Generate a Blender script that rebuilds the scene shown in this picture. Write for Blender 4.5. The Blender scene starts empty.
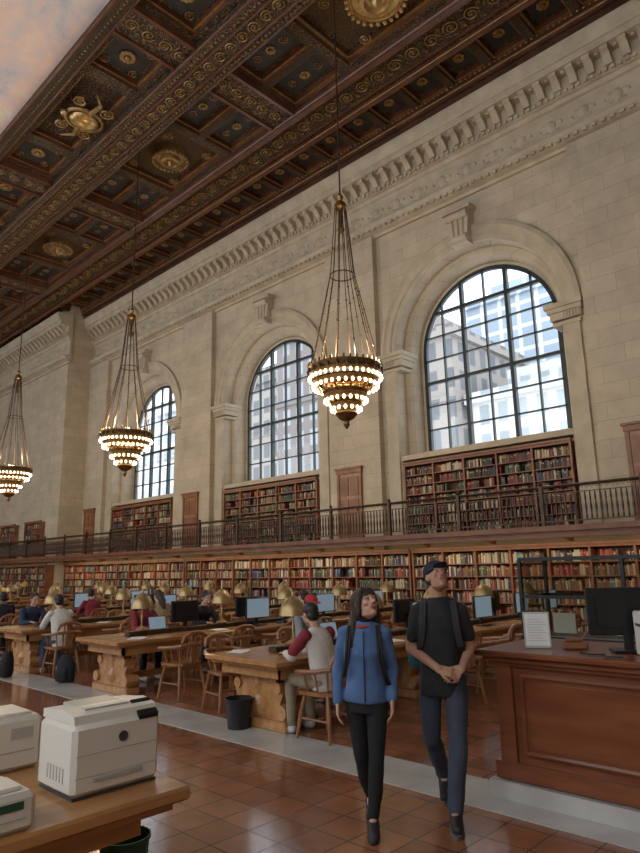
import bpy, math, random
from mathutils import Vector, Matrix
random.seed(7)
rnd=random.uniform
SC=bpy.context.scene
PI=math.pi
# ------------------------------------------------------------------ materials
def newmat(name):
    m=bpy.data.materials.new(name); m.use_nodes=True
    nt=m.node_tree; b=nt.nodes["Principled BSDF"]
    return m,nt,b
def mk(name,c1,c2=None,scale=4,rough=.5,metal=0,bump=0,bscale=40,stretch=(1,1,1)):
    m,nt,b=newmat(name); N=nt.nodes; L=nt.links
    b.inputs["Roughness"].default_value=rough; b.inputs["Metallic"].default_value=metal
    b.inputs["Base Color"].default_value=(*c1,1)
    if c2 or bump:
        tc=N.new("ShaderNodeTexCoord"); mp=N.new("ShaderNodeMapping"); mp.inputs["Scale"].default_value=stretch
        L.new(tc.outputs["Object"],mp.inputs[0])
    if c2:
        n=N.new("ShaderNodeTexNoise"); n.inputs["Scale"].default_value=scale; n.inputs["Detail"].default_value=5
        L.new(mp.outputs[0],n.inputs["Vector"])
        r=N.new("ShaderNodeValToRGB"); r.color_ramp.elements[0].position=.35; r.color_ramp.elements[1].position=.68
        r.color_ramp.elements[0].color=(*c1,1); r.color_ramp.elements[1].color=(*c2,1)
        L.new(n.outputs["Fac"],r.inputs[0]); L.new(r.outputs[0],b.inputs["Base Color"])
    if bump:
        n2=N.new("ShaderNodeTexNoise"); n2.inputs["Scale"].default_value=bscale; n2.inputs["Detail"].default_value=4
        L.new(mp.outputs[0],n2.inputs["Vector"])
        bp=N.new("ShaderNodeBump"); bp.inputs["Strength"].default_value=bump; bp.inputs["Distance"].default_value=.02
        L.new(n2.outputs["Fac"],bp.inputs["Height"]); L.new(bp.outputs[0],b.inputs["Normal"])
    return m
def emis(name,c,s):
    m,nt,b=newmat(name); b.inputs["Base Color"].default_value=(*c,1)
    b.inputs["Emission Color"].default_value=(*c,1); b.inputs["Emission Strength"].default_value=s
    return m
def glassmat(name,tint=(.9,.95,1),g=.08):
    m=bpy.data.materials.new(name); m.use_nodes=True; nt=m.node_tree; N=nt.nodes; N.clear()
    o=N.new("ShaderNodeOutputMaterial"); t=N.new("ShaderNodeBsdfTransparent"); t.inputs[0].default_value=(*tint,1)
    gl=N.new("ShaderNodeBsdfGlossy"); gl.inputs["Roughness"].default_value=.05
    mx=N.new("ShaderNodeMixShader"); mx.inputs[0].default_value=g
    nt.links.new(t.outputs[0],mx.inputs[1]); nt.links.new(gl.outputs[0],mx.inputs[2]); nt.links.new(mx.outputs[0],o.inputs[0])
    return m
def brickmat(name,c1,c2,mort,bw,rh,ms,offset=.5,plane="xz",rough=.8,bump=.3,noise=.25,nscale=2.2):
    m,nt,b=newmat(name); N=nt.nodes; L=nt.links
    tc=N.new("ShaderNodeTexCoord"); sp=N.new("ShaderNodeSeparateXYZ"); L.new(tc.outputs["Object"],sp.inputs[0])
    cb=N.new("ShaderNodeCombineXYZ")
    if plane=="xz":
        ad=N.new("ShaderNodeMath"); ad.operation='ADD'; L.new(sp.outputs[0],ad.inputs[0]); L.new(sp.outputs[1],ad.inputs[1])
        L.new(ad.outputs[0],cb.inputs[0]); L.new(sp.outputs[2],cb.inputs[1])
    else:
        L.new(sp.outputs[0],cb.inputs[0]); L.new(sp.outputs[1],cb.inputs[1])
    br=N.new("ShaderNodeTexBrick"); br.offset=offset; br.inputs["Scale"].default_value=1
    br.inputs["Brick Width"].default_value=bw; br.inputs["Row Height"].default_value=rh; br.inputs["Mortar Size"].default_value=ms
    br.inputs["Mortar Smooth"].default_value=.3
    br.inputs["Color1"].default_value=(*c1,1); br.inputs["Color2"].default_value=(*c2,1); br.inputs["Mortar"].default_value=(*mort,1)
    L.new(cb.outputs[0],br.inputs["Vector"])
    n=N.new("ShaderNodeTexNoise"); n.inputs["Scale"].default_value=nscale; n.inputs["Detail"].default_value=8; n.inputs["Roughness"].default_value=.65
    L.new(tc.outputs["Object"],n.inputs["Vector"])
    mr=N.new("ShaderNodeMapRange"); mr.inputs[1].default_value=.3; mr.inputs[2].default_value=.7; mr.inputs[3].default_value=1-noise; mr.inputs[4].default_value=1+noise
    L.new(n.outputs["Fac"],mr.inputs[0])
    mx=N.new("ShaderNodeVectorMath"); mx.operation='SCALE'; L.new(br.outputs["Color"],mx.inputs[0]); L.new(mr.outputs[0],mx.inputs["Scale"])
    L.new(mx.outputs[0],b.inputs["Base Color"]); b.inputs["Roughness"].default_value=rough
    bp=N.new("ShaderNodeBump"); bp.inputs["Strength"].default_value=bump; bp.inputs["Distance"].default_value=.01; bp.invert=True
    L.new(br.outputs["Fac"],bp.inputs["Height"]); L.new(bp.outputs[0],b.inputs["Normal"])
    return m
def carved(name,wood,gold,scale,freq,thr,rough=.45):
    """carved wood with gilded relief ornament"""
    m,nt,b=newmat(name); N=nt.nodes; L=nt.links
    tc=N.new("ShaderNodeTexCoord")
    vo=N.new("ShaderNodeTexVoronoi"); vo.inputs["Scale"].default_value=scale; vo.inputs["Randomness"].default_value=.35
    ns=N.new("ShaderNodeTexNoise"); ns.inputs["Scale"].default_value=scale*1.5; ns.inputs["Detail"].default_value=3
    L.new(tc.outputs["Object"],ns.inputs["Vector"])
    av=N.new("ShaderNodeVectorMath"); av.operation='MULTIPLY_ADD'
    av.inputs[1].default_value=(.25,.25,.25); L.new(ns.outputs["Color"],av.inputs[0]); L.new(tc.outputs["Object"],av.inputs[2])
    L.new(av.outputs[0],vo.inputs["Vector"])
    mu=N.new("ShaderNodeMath"); mu.operation='MULTIPLY'; mu.inputs[1].default_value=freq; L.new(vo.outputs["Distance"],mu.inputs[0])
    si=N.new("ShaderNodeMath"); si.operation='SINE'; L.new(mu.outputs[0],si.inputs[0])
    r=N.new("ShaderNodeValToRGB"); r.color_ramp.elements[0].position=thr; r.color_ramp.elements[1].position=min(1,thr+.2)
    r.color_ramp.elements[0].color=(0,0,0,1); r.color_ramp.elements[1].color=(1,1,1,1)
    L.new(si.outputs[0],r.inputs[0])
    mx=N.new("ShaderNodeMix"); mx.data_type='RGBA'; L.new(r.outputs[0],mx.inputs["Factor"])
    mx.inputs[6].default_value=(*wood,1); mx.inputs[7].default_value=(*gold,1)
    L.new(mx.outputs[2],b.inputs["Base Color"])
    mm=N.new("ShaderNodeMath"); mm.operation='MULTIPLY'; mm.inputs[1].default_value=.5; L.new(r.outputs[0],mm.inputs[0]); L.new(mm.outputs[0],b.inputs["Metallic"])
    b.inputs["Roughness"].default_value=rough
    bp=N.new("ShaderNodeBump"); bp.inputs["Strength"].default_value=.8; bp.inputs["Distance"].default_value=.04
    L.new(si.outputs[0],bp.inputs["Height"]); L.new(bp.outputs[0],b.inputs["Normal"])
    return m
stone=brickmat("limestone_ashlar",(.52,.44,.325),(.455,.385,.285),(.36,.30,.22),1.15,.46,.008,noise=.17,nscale=1.1,bump=.2)
stone_trim=mk("limestone_trim",(.43,.365,.27),(.54,.465,.35),2.2,.8,bump=.3,bscale=25)
tile=brickmat("terracotta_tile",(.36,.145,.07),(.25,.10,.05),(.11,.055,.038),.31,.31,.008,offset=0,plane="xy",rough=.13,bump=.35,noise=.28)
marble=mk("floor_marble",(.46,.44,.41),(.60,.58,.54),2,.2)
oak=mk("oak_golden",(.37,.175,.062),(.52,.265,.105),2,.25,stretch=(6,1,6))
oak2=mk("oak_chair",(.24,.10,.038),(.36,.165,.065),6,.35)
mahog=mk("mahogany",(.17,.05,.021),(.25,.085,.035),2,.28,stretch=(1,6,6))
caseW=mk("bookcase_wood",(.18,.065,.025),(.27,.11,.045),3,.45)
bronze=mk("dark_bronze",(.05,.032,.02),(.10,.06,.035),8,.4,.6)
brass=mk("aged_brass",(.33,.225,.10),(.48,.34,.16),10,.38,.6)
chbr=mk("chandelier_bronze",(.19,.115,.045),(.31,.19,.08),14,.35,.8)
gold=mk("gilding",(.25,.155,.06),(.43,.28,.115),9,.42,.5)
goldb=mk("gilding_bright",(.46,.31,.12),(.66,.46,.19),9,.35,.65)
cw=mk("ceiling_wood",(.046,.020,.011),(.085,.038,.020),2,.42,bump=.3,bscale=14)
redw=mk("ceiling_red_mahogany",(.095,.035,.018),(.16,.062,.031),2,.32)
cblue=mk("coffer_blue_ground",(.026,.024,.026),(.045,.04,.042),5,.6)
carvA=carved("gilded_carving",(.045,.021,.012),(.29,.185,.08),4.6,24,.45)
carvB=carved("gilded_carving_fine",(.050,.023,.013),(.28,.175,.072),9,26,.5)
carvC=carved("gilded_lattice",(.085,.044,.02),(.42,.29,.12),10,20,.3)
iron=mk("window_iron",(.02,.028,.028),None,rough=.5)
glass=glassmat("window_glass",(.93,.96,1.0),.04)
glass2=glassmat("case_glass",(.80,.80,.76),.035)
black=mk("black_plastic",(.012,.012,.014),rough=.35)
dgrey=mk("dark_grey_plastic",(.05,.05,.055),rough=.5)
white=mk("white_plastic",(.74,.71,.64),rough=.4)
white2=mk("light_grey_plastic",(.45,.45,.43),rough=.4)
paper=mk("paper",(.78,.77,.72),rough=.8)
screen=emis("screen_blue",(.28,.40,.50),.35)
bulbm=emis("warm_bulb",(1,.80,.50),8)
bulbl=emis("lamp_bulb",(1,.72,.35),6)
# mural
def mural():
    m,nt,b=newmat("cloud_mural"); N=nt.nodes; L=nt.links
    tc=N.new("ShaderNodeTexCoord"); n=N.new("ShaderNodeTexNoise"); n.inputs["Scale"].default_value=.55; n.inputs["Detail"].default_value=8; n.inputs["Roughness"].default_value=.6; n.inputs["Distortion"].default_value=.6
    L.new(tc.outputs["Object"],n.inputs["Vector"])
    r=N.new("ShaderNodeValToRGB"); e=r.color_ramp.elements
    e[0].position=.30; e[0].color=(.50,.56,.60,1); e[1].position=.66; e[1].color=(1,.90,.76,1)
    x=e.new(.42); x.color=(.80,.70,.68,1); x=e.new(.54); x.color=(.98,.74,.62,1)
    L.new(n.outputs["Fac"],r.inputs[0]); L.new(r.outputs[0],b.inputs["Base Color"]); b.inputs["Roughness"].default_value=.8
    return m
muralm=mural()
def bookmat():
    m,nt,b=newmat("book_spines"); N=nt.nodes; a=N.new("ShaderNodeAttribute"); a.attribute_name="Col"
    nt.links.new(a.outputs["Color"],b.inputs["Base Color"]); b.inputs["Roughness"].default_value=.6
    return m
bookM=bookmat()
# ------------------------------------------------------------------ mesh builder
class MB:
    def __init__(s): s.v=[];s.f=[];s.m=[];s.M=None
    def add(s,vs,fs,mi=0):
        o=len(s.v)
        if s.M is not None: vs=[tuple(s.M@Vector(p)) for p in vs]
        s.v.extend([tuple(p) for p in vs]); s.f.extend([tuple(i+o for i in f) for f in fs]); s.m.extend([mi]*len(fs))
    def box(s,x0,x1,y0,y1,z0,z1,mi=0):
        s.add([(x0,y0,z0),(x1,y0,z0),(x1,y1,z0),(x0,y1,z0),(x0,y0,z1),(x1,y0,z1),(x1,y1,z1),(x0,y1,z1)],
              [(0,3,2,1),(4,5,6,7),(0,1,5,4),(1,2,6,5),(2,3,7,6),(3,0,4,7)],mi)
    def bbox(s,x0,x1,y0,y1,z0,z1,b=.01,mi=0):
        # box with chamfered vertical and top edges
        def ring(i,z): return [(x0+i,y0+b,z),(x0+b,y0+i,z),(x1-b,y0+i,z),(x1-i,y0+b,z),(x1-i,y1-b,z),(x1-b,y1-i,z),(x0+b,y1-i,z),(x0+i,y1-b,z)]
        b2=b*1.3
        def ring2(z): return [(x0+b,y0+b2,z),(x0+b2,y0+b,z),(x1-b2,y0+b,z),(x1-b,y0+b2,z),(x1-b,y1-b2,z),(x1-b2,y1-b,z),(x0+b2,y1-b,z),(x0+b,y1-b2,z)]
        R=[ring2(z0),ring(0,z0+b),ring(0,z1-b),ring2(z1)]
        vs=[p for r in R for p in r]; fs=[]
        for k in range(3):
            for i in range(8): j=(i+1)%8; fs.append((k*8+i,k*8+j,(k+1)*8+j,(k+1)*8+i))
        fs.append(tuple(range(7,-1,-1))); fs.append(tuple(range(24,32)))
        s.add(vs,fs,mi)
    def lathe(s,prof,c=(0,0,0),n=16,mi=0,capped=True):
        vs=[];fs=[]
        for (r,z) in prof:
            for i in range(n):
                a=2*PI*i/n; vs.append((c[0]+r*math.cos(a),c[1]+r*math.sin(a),c[2]+z))
        for k in range(len(prof)-1):
            for i in range(n):
                j=(i+1)%n; fs.append((k*n+i,k*n+j,(k+1)*n+j,(k+1)*n+i))
        if capped:
            fs.append(tuple(range(n-1,-1,-1))); fs.append(tuple(range((len(prof)-1)*n,len(prof)*n)))
        s.add(vs,fs,mi)
    def sph(s,c,r,n=12,k=8,mi=0):
        if not hasattr(r,'__len__'): r=(r,r,r)
        vs=[(c[0],c[1],c[2]-r[2])];fs=[]
        for a in range(1,k):
            t=-PI/2+PI*a/k
            for i in range(n):
                p=2*PI*i/n; vs.append((c[0]+r[0]*math.cos(t)*math.cos(p),c[1]+r[1]*math.cos(t)*math.sin(p),c[2]+r[2]*math.sin(t)))
        vs.append((c[0],c[1],c[2]+r[2])); top=len(vs)-1
        for i in range(n):
            j=(i+1)%n; fs.append((0,1+j,1+i)); b=1+(k-2)*n; fs.append((b+i,b+j,top))
        for a in range(k-2):
            for i in range(n):
                j=(i+1)%n; o=1+a*n; fs.append((o+i,o+j,o+n+j,o+n+i))
        s.add(vs,fs,mi)
    def tube(s,pts,r,n=6,mi=0,closed=False):
        pts=[Vector(p) for p in pts]; N=len(pts)
        rs=r if hasattr(r,'__len__') else [r]*N
        vs=[];fs=[]; up=None
        for i,p in enumerate(pts):
            if closed: t=(pts[(i+1)%N]-pts[i-1])
            else: t=pts[min(i+1,N-1)]-pts[max(i-1,0)]
            t.normalize()
            if up is None:
                up=t.cross(Vector((0,0,1)))
                if up.length<.1: up=t.cross(Vector((0,1,0)))
                up.normalize()
            else:
                up=(up-t*up.dot(t)); up.normalize()
            w=t.cross(up)
            for k in range(n):
                a=2*PI*k/n; vs.append(p+(up*math.cos(a)+w*math.sin(a))*rs[i])
        rng=N if closed else N-1
        for i in range(rng):
            a=i*n;b=((i+1)%N)*n
            for k in range(n):
                j=(k+1)%n; fs.append((a+k,a+j,b+j,b+k))
        if not closed:
            fs.append(tuple(range(n-1,-1,-1))); fs.append(tuple(range((N-1)*n,N*n)))
        s.add(vs,fs,mi)
    def limb(s,pts,rads,n=12,mi=0):
        for i,p in enumerate(pts): s.sph(p,rads[i],n,8,mi)
        for i in range(len(pts)-1): s.tube([pts[i],pts[i+1]],[rads[i],rads[i+1]],n,mi)
    def loft(s,secs,n=20,mi=0):
        vs=[];fs=[]
        for (c,rx,ry) in secs:
            for i in range(n):
                a=2*PI*i/n; vs.append((c[0]+rx*math.cos(a),c[1]+ry*math.sin(a),c[2]))
        for k in range(len(secs)-1):
            for i in range(n):
                j=(i+1)%n; fs.append((k*n+i,k*n+j,(k+1)*n+j,(k+1)*n+i))
        fs.append(tuple(range(n-1,-1,-1))); fs.append(tuple(range((len(secs)-1)*n,len(secs)*n)))
        s.add(vs,fs,mi)
    def prism(s,poly,axis,a0,a1,mi=0):
        n=len(poly)
        def P(p,a):
            return (a,p[0],p[1]) if axis=='x' else ((p[0],a,p[1]) if axis=='y' else (p[0],p[1],a))
        vs=[P(p,a0) for p in poly]+[P(p,a1) for p in poly]
        fs=[(i,(i+1)%n,n+(i+1)%n,n+i) for i in range(n)]+[tuple(range(n-1,-1,-1)),tuple(range(n,2*n))]
        s.add(vs,fs,mi)
    def mesh(s,name,mats,smooth=True,ang=.6):
        me=bpy.data.meshes.new(name); me.from_pydata(s.v,[],s.f); 
        for m in mats: me.materials.append(m)
        me.polygons.foreach_set("material_index",s.m)
        if smooth:
            me.polygons.foreach_set("use_smooth",[True]*len(s.f))
            try: me.set_sharp_from_angle(angle=ang)
            except Exception: pass
        me.update()
        return me
    def build(s,name,mats,parent=None,smooth=True,recalc=True):
        me=s.mesh(name,mats,smooth)
        if recalc:
            import bmesh
            b=bmesh.new(); b.from_mesh(me); bmesh.ops.recalc_face_normals(b,faces=b.faces); b.to_mesh(me); b.free()
        return obj(name,me,parent)
def obj(name,me,parent=None,loc=(0,0,0),rz=0):
    o=bpy.data.objects.new(name,me); SC.collection.objects.link(o)
    o.location=loc; o.rotation_euler=(0,0,rz)
    if parent: o.parent=parent
    return o
def empty(name,loc=(0,0,0),rz=0):
    return obj(name,None,None,loc,rz)
# ------------------------------------------------------------------ camera
f=645.0
p=math.radians(12.3); rho=math.radians(-1.2); al=math.radians(46.2); H=1.72
h=Vector((-math.cos(al),math.sin(al),0)); r_=Vector((math.sin(al),math.cos(al),0)); zz=Vector((0,0,1))
Fv=h*math.cos(p)+zz*math.sin(p); U0=-h*math.sin(p)+zz*math.cos(p)
Rv=r_*math.cos(rho)+U0*math.sin(rho); Uv=U0*math.cos(rho)-r_*math.sin(rho)
cam=bpy.data.cameras.new("camera"); co=bpy.data.objects.new("camera",cam); SC.collection.objects.link(co)
B=-Fv
co.matrix_world=Matrix(((Rv.x,Uv.x,B.x,0),(Rv.y,Uv.y,B.y,0),(Rv.z,Uv.z,B.z,H),(0,0,0,1)))
cam.sensor_fit='HORIZONTAL'; cam.sensor_width=36; cam.lens=36*f/640; cam.clip_end=500
SC.camera=co
# ------------------------------------------------------------------ room dims
WY=16.1; ZC=15.8; CX=[-9.2,-18.2,-27.2]; PER=9.0; ZS=8.4; ZB=5.05; RO=2.78
XL=-32.7; XE=-46; XR=6; PY=14.6
fl=MB(); fl.box(XE-1,XR+1,-8.3,WY+2,-.3,0); fl.build("floor",[tile],smooth=False)
ms=MB(); ms.box(XE,XR,4.45,5.05,0.001,.006); ms.build("trim_floor_border",[marble],smooth=False)
# wall
w=MB()
def q(a,b,c,d,mi=0): w.add([a,b,c,d],[(0,1,2,3)],mi)
def wrect(x0,x1,z0,z1,y=WY): q((x0,y,z0),(x1,y,z0),(x1,y,z1),(x0,y,z1))
TOP=16.4
wrect(XL,CX[2]-PER/2,0,TOP); wrect(CX[0]+PER/2,XR,0,TOP)
NA=28
for c in CX:
    a,b=c-PER/2,c+PER/2
    wrect(a,b,0,2.5); wrect(a,c-2.7,2.5,ZB); wrect(c+2.7,b,2.5,ZB); wrect(c-2.7,c+2.7,4.9,ZB)
    wrect(a,c-RO,ZB,ZS); wrect(c+RO,b,ZB,ZS)
    wrect(a,c-RO,ZS,TOP); wrect(c+RO,b,ZS,TOP)
    for s in (-1,1): q((c+s*2.7,WY,2.5),(c+s*2.7,16.6,2.5),(c+s*2.7,16.6,4.9),(c+s*2.7,WY,4.9))
    q((c-2.7,16.6,2.5),(c+2.7,16.6,2.5),(c+2.7,16.6,4.9),(c-2.7,16.6,4.9)); q((c-2.7,WY,4.9),(c+2.7,WY,4.9),(c+2.7,16.6,4.9),(c-2.7,16.6,4.9))
    for i in range(NA):
        t0=PI-PI*i/NA; t1=PI-PI*(i+1)/NA
        x0,z0=c+RO*math.cos(t0),ZS+RO*math.sin(t0); x1,z1=c+RO*math.cos(t1),ZS+RO*math.sin(t1)
        q((x0,WY,z0),(x1,WY,z1),(x1,WY,TOP),(x0,WY,TOP))
    # reveals swept
    prof=[(2.78,WY),(2.72,16.5),(2.56,16.52),(2.5,16.6),(2.42,17.02),(2.3,17.05),(2.3,17.25)]
    def pathpts(r,y):
        P=[(c-r,y,ZB)]
        for i in range(NA+1):
            t=PI-PI*i/NA; P.append((c+r*math.cos(t),y,ZS+r*math.sin(t)))
        P.append((c+r,y,ZB)); return P
    for k in range(len(prof)-1):
        A=pathpts(*prof[k]); Bp=pathpts(*prof[k+1])
        for i in range(len(A)-1): q(A[i],Bp[i],Bp[i+1],A[i+1])
    q((c-2.9,WY,ZB),(c+2.9,WY,ZB),(c+2.9,17.3,ZB+.05),(c-2.9,17.3,ZB+.05))
# projecting bay at left
w.box(XE,XL,PY,WY+.3,0,TOP)
# wide piers between bays
for i in range(4):
    cx=CX[0]+PER/2-PER*i
    if i==3: w.box(XL-.1,cx+1.0,WY-.22,WY+.02,0,12.75)
    else: w.box(cx-1.1,cx+1.1,WY-.22,WY+.02,0,12.75)
    if i==0: w.box(cx+3.0,XR,WY-.22,WY+.02,0,12.75)
w.build("wall_north",[stone],smooth=False,recalc=False)
ww=MB(); ww.box(XE-.3,XE,-8,WY,0,TOP); ww.build("wall_west",[stone],smooth=False)
ww=MB(); ww.box(XR,XR+.3,-8,WY,0,TOP); ww.build("wall_east_blocker",[stone],smooth=False)  # unseen plain end wall, added to keep flat bluish daylight out
# south wall with its own tall window openings (unseen, sized to tune the daylight fill)
ww=MB(); ww.box(XE,XR,-8.2,-7.9,0,3.5); ww.box(XE,XR,-8.2,-7.9,13.2,TOP)
x=CX[0]+PER/2+PER
while x>XE-1:
    ww.box(max(XE,x-1.0),min(XR,x+1.0),-8.2,-7.9,3.5,13.2); x-=PER
ww.build("wall_south",[stone],smooth=False)
# archivolts, imposts, keystones
t=MB()
for c in CX:
    prof=[(3.3,WY+.02),(3.3,WY-.12),(3.18,WY-.16),(3.1,WY-.1),(2.95,WY-.1),(2.9,WY-.05),(2.78,WY-.05),(2.77,WY+.02)]
    for k in range(len(prof)-1):
        (r0,y0),(r1,y1)=prof[k],prof[k+1]
        for i in range(NA):
            t0=PI-PI*i/NA; t1=PI-PI*(i+1)/NA
            t.add([(c+r0*math.cos(t0),y0,ZS+r0*math.sin(t0)),(c+r1*math.cos(t0),y1,ZS+r1*math.sin(t0)),(c+r1*math.cos(t1),y1,ZS+r1*math.sin(t1)),(c+r0*math.cos(t1),y0,ZS+r0*math.sin(t1))],[(0,1,2,3)])
    for sgn in (-1,1):
        def bx(a,b,y0,y1,z0,z1):
            xa,xb=c+sgn*a,c+sgn*b; t.box(min(xa,xb),max(xa,xb),y0,y1,z0,z1)
        bx(2.76,3.2,WY-.08,WY+.01,2.5,7.9)       # jamb pilaster
        bx(2.5,3.24,WY-.11,16.55,7.8,7.9)
        bx(2.46,3.28,WY-.15,16.6,7.95,8.15)
        bx(2.4,3.32,WY-.2,16.65,8.15,8.27)
        bx(2.35,3.36,WY-.26,16.7,8.27,8.4)
        for j in range(6): 
            xx=c+sgn*(2.82+j*.08); t.box(xx-.02,xx+.02,WY-.18,WY-.1,7.97,8.13)
    # keystone console
    t.prism([(c-.28,ZS+2.72),(c+.28,ZS+2.72),(c+.4,ZS+3.75),(c-.4,ZS+3.75)],'y',WY-.34,WY+.02)
    t.box(c-.48,c+.48,WY-.42,WY,ZS+3.75,ZS+3.88)
    t.tube([(c-.3,WY-.36,ZS+2.85),(c+.3,WY-.36,ZS+2.85)],.1,10)
    t.tube([(c-.38,WY-.36,ZS+3.6),(c+.38,WY-.36,ZS+3.6)],.13,10)
    for j in (-.15,0,.15): t.tube([(c+j,WY-.36,ZS+2.9),(c+j*1.3,WY-.36,ZS+3.6)],.045,6)
    t.box(c-2.45,c+2.45,16.5,17.1,ZB,ZB+.1)
t.build("trim_window_arches",[stone_trim])
# cornice
def cornice(x0,x1,y0,name):
    t=MB()
    P=lambda off,z:(y0-off,z)
    prof=[P(-.05,12.7),P(.1,12.7),P(.1,12.8),P(.26,12.85),P(.26,12.95),P(.32,13.0),P(.36,13.1),P(.3,13.12),P(.06,13.14),P(.06,14.05),P(.14,14.08),P(.16,14.2),P(.26,14.22),P(.26,14.36),P(.2,14.38),P(.2,14.78),P(.62,14.82),P(.62,15.0),P(.68,15.02),P(.74,15.2),P(.8,15.3),P(.8,15.42),P(-.05,15.42)]
    t.prism(prof,'x',x0,x1)
    x=x0+.1
    while x<x1-.2:
        t.prism([P(.18,14.42),P(.3,14.42),P(.4,14.55),P(.52,14.66),P(.6,14.68),P(.6,14.8),P(.18,14.8)],'x',x,x+.2)
        t.sph((x+.33,y0-.4,14.8),(.08,.08,.05),8,5)
        x+=.46
    x=x0+.05
    while x<x1-.1:
        t.box(x,x+.09,y0-.33,y0-.2,14.24,14.35); x+=.18
    x=x0+.05
    while x<x1-.1:
        t.box(x,x+.12,y0-.35,y0-.2,12.86,12.95); x+=.24
    # frieze ornaments
    x=x0+.4
    while x<x1-.4:
        t.sph((x,y0-.06,13.6),(.16,.06,.2),8,6); 
        t.tube([(x+.18+.14*math.cos(a),y0-.07,13.6+.14*math.sin(a)) for a in [k*PI/5 for k in range(0,9)]],.03,5)
        t.tube([(x-.18-.14*math.cos(a),y0-.07,13.6-.14*math.sin(a)) for a in [k*PI/5 for k in range(0,9)]],.03,5)
        x+=.9
    return t.build(name,[stone_trim])
cornice(XL-.0,XR,WY,"trim_cornice")
cornice(XE,XL+.2,PY,"trim_cornice_west")
# ------------------------------------------------------------------ windows
for wi,c in enumerate(CX):
    e=empty("window_%d"%(wi+1))
    t=MB(); R=2.3
    for (r0,r1,ya,yb) in ((2.32,2.2,17.0,17.12),):
        for i in range(NA):
            t0=PI-PI*i/NA; t1=PI-PI*(i+1)/NA
            P=lambda r,y,tt:(c+r*math.cos(tt),y,ZS+r*math.sin(tt))
            t.add([P(r0,ya,t0),P(r1,ya,t0),P(r1,ya,t1),P(r0,ya,t1),P(r1,yb,t0),P(r1,yb,t1)],[(0,1,2,3),(1,4,5,2)])
        t.box(c-r0,c-r1,ya,yb,ZB,ZS); t.box(c+r1,c+r0,ya,yb,ZB,ZS)
    t.box(c-R,c+R,17.0,17.12,ZB+.05,ZB+.2)
    cols=6
    for i in range(1,cols):
        dx=-R+2*R*i/cols; th=.055 if i in (2,4) else .022
        top=ZS+math.sqrt(R*R-dx*dx)-.03
        t.box(c+dx-th,c+dx+th,17.0-(.05 if th>.03 else 0),17.1,ZB+.1,top)
    z=ZB+.1+.76; k=0
    while z<ZS+R-.3:
        half=R if z<=ZS else math.sqrt(R*R-(z-ZS)**2)
        th=.05 if k%3==2 else .022
        t.box(c-half+.02,c+half-.02,17.0-(.03 if th>.03 else 0),17.09,z-th,z+th); z+=.76; k+=1
    t.build("window_frame",[iron],e,smooth=False)
    g=MB(); vs=[(c-R,17.06,ZB+.1)]+[(c+R*math.cos(PI-PI*i/NA),17.06,ZS+R*math.sin(PI-PI*i/NA)) for i in range(NA+1)]+[(c+R,17.06,ZB+.1)]
    g.add(vs,[tuple(range(len(vs)))]); g.build("glass_pane",[glass],e,smooth=False)
# ------------------------------------------------------------------ bookcases
PAL1=[(.20,.03,.02),(.26,.05,.03),(.13,.02,.02),(.03,.07,.04),(.05,.10,.06),(.03,.03,.03),(.08,.04,.02),(.16,.09,.04),(.30,.20,.10),(.03,.05,.12),(.45,.38,.26),(.22,.12,.05)]
PAL2=PAL1+[(.62,.56,.42),(.55,.48,.35),(.40,.06,.04),(.10,.22,.25),(.35,.22,.10),(.5,.42,.3),(.45,.15,.07),(.20,.10,.05)]
def make_books(name,x0,x1,yf,shelves,sec,pal,parent,fill=.95):
    v=[];fc=[];col=[]
    for (z,hh) in shelves:
        x=x0
        nx=x0+sec
        base=random.choice(pal)
        while x<x1-.03:
            if x>nx-.05: x=nx+.03; nx+=sec; base=random.choice(pal); continue
            wd=rnd(.022,.055)
            if random.random()<.06: base=random.choice(pal)
            if random.random()>fill: x+=rnd(.03,.2); continue
            ht=hh*rnd(.68,.92); d=rnd(0,.035)
            cc=base if random.random()<.45 else random.choice(pal)
            k=rnd(.8,1.25); cc=(cc[0]*k,cc[1]*k,cc[2]*k,1)
            o=len(v); a,b=x,min(x+wd-.002,x1-.02)
            v+= [(a,yf+d,z),(b,yf+d,z),(b,yf+.2,z),(a,yf+.2,z),(a,yf+d,z+ht),(b,yf+d,z+ht),(b,yf+.2,z+ht),(a,yf+.2,z+ht)]
            fc+=[(o+4,o+5,o+6,o+7),(o,o+1,o+5,o+4),(o+1,o+2,o+6,o+5),(o+3,o,o+4,o+7)]
            col+=list(cc)*16
            if random.random()<.35:   # gilt label band
                o=len(v); zz0=z+ht*rnd(.6,.75); v+=[(a,yf+d-.002,zz0),(b,yf+d-.002,zz0),(b,yf+d-.002,zz0+.025),(a,yf+d-.002,zz0+.025)]
                fc.append((o,o+1,o+2,o+3)); col+=[.55,.45,.22,1]*4
            x+=wd
    me=bpy.data.meshes.new(name); me.from_pydata(v,[],fc); me.materials.append(bookM)
    ca=me.color_attributes.new(name="Col",type='FLOAT_COLOR',domain='CORNER'); ca.data.foreach_set("color",col)
    return obj(name,me,parent)
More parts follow.
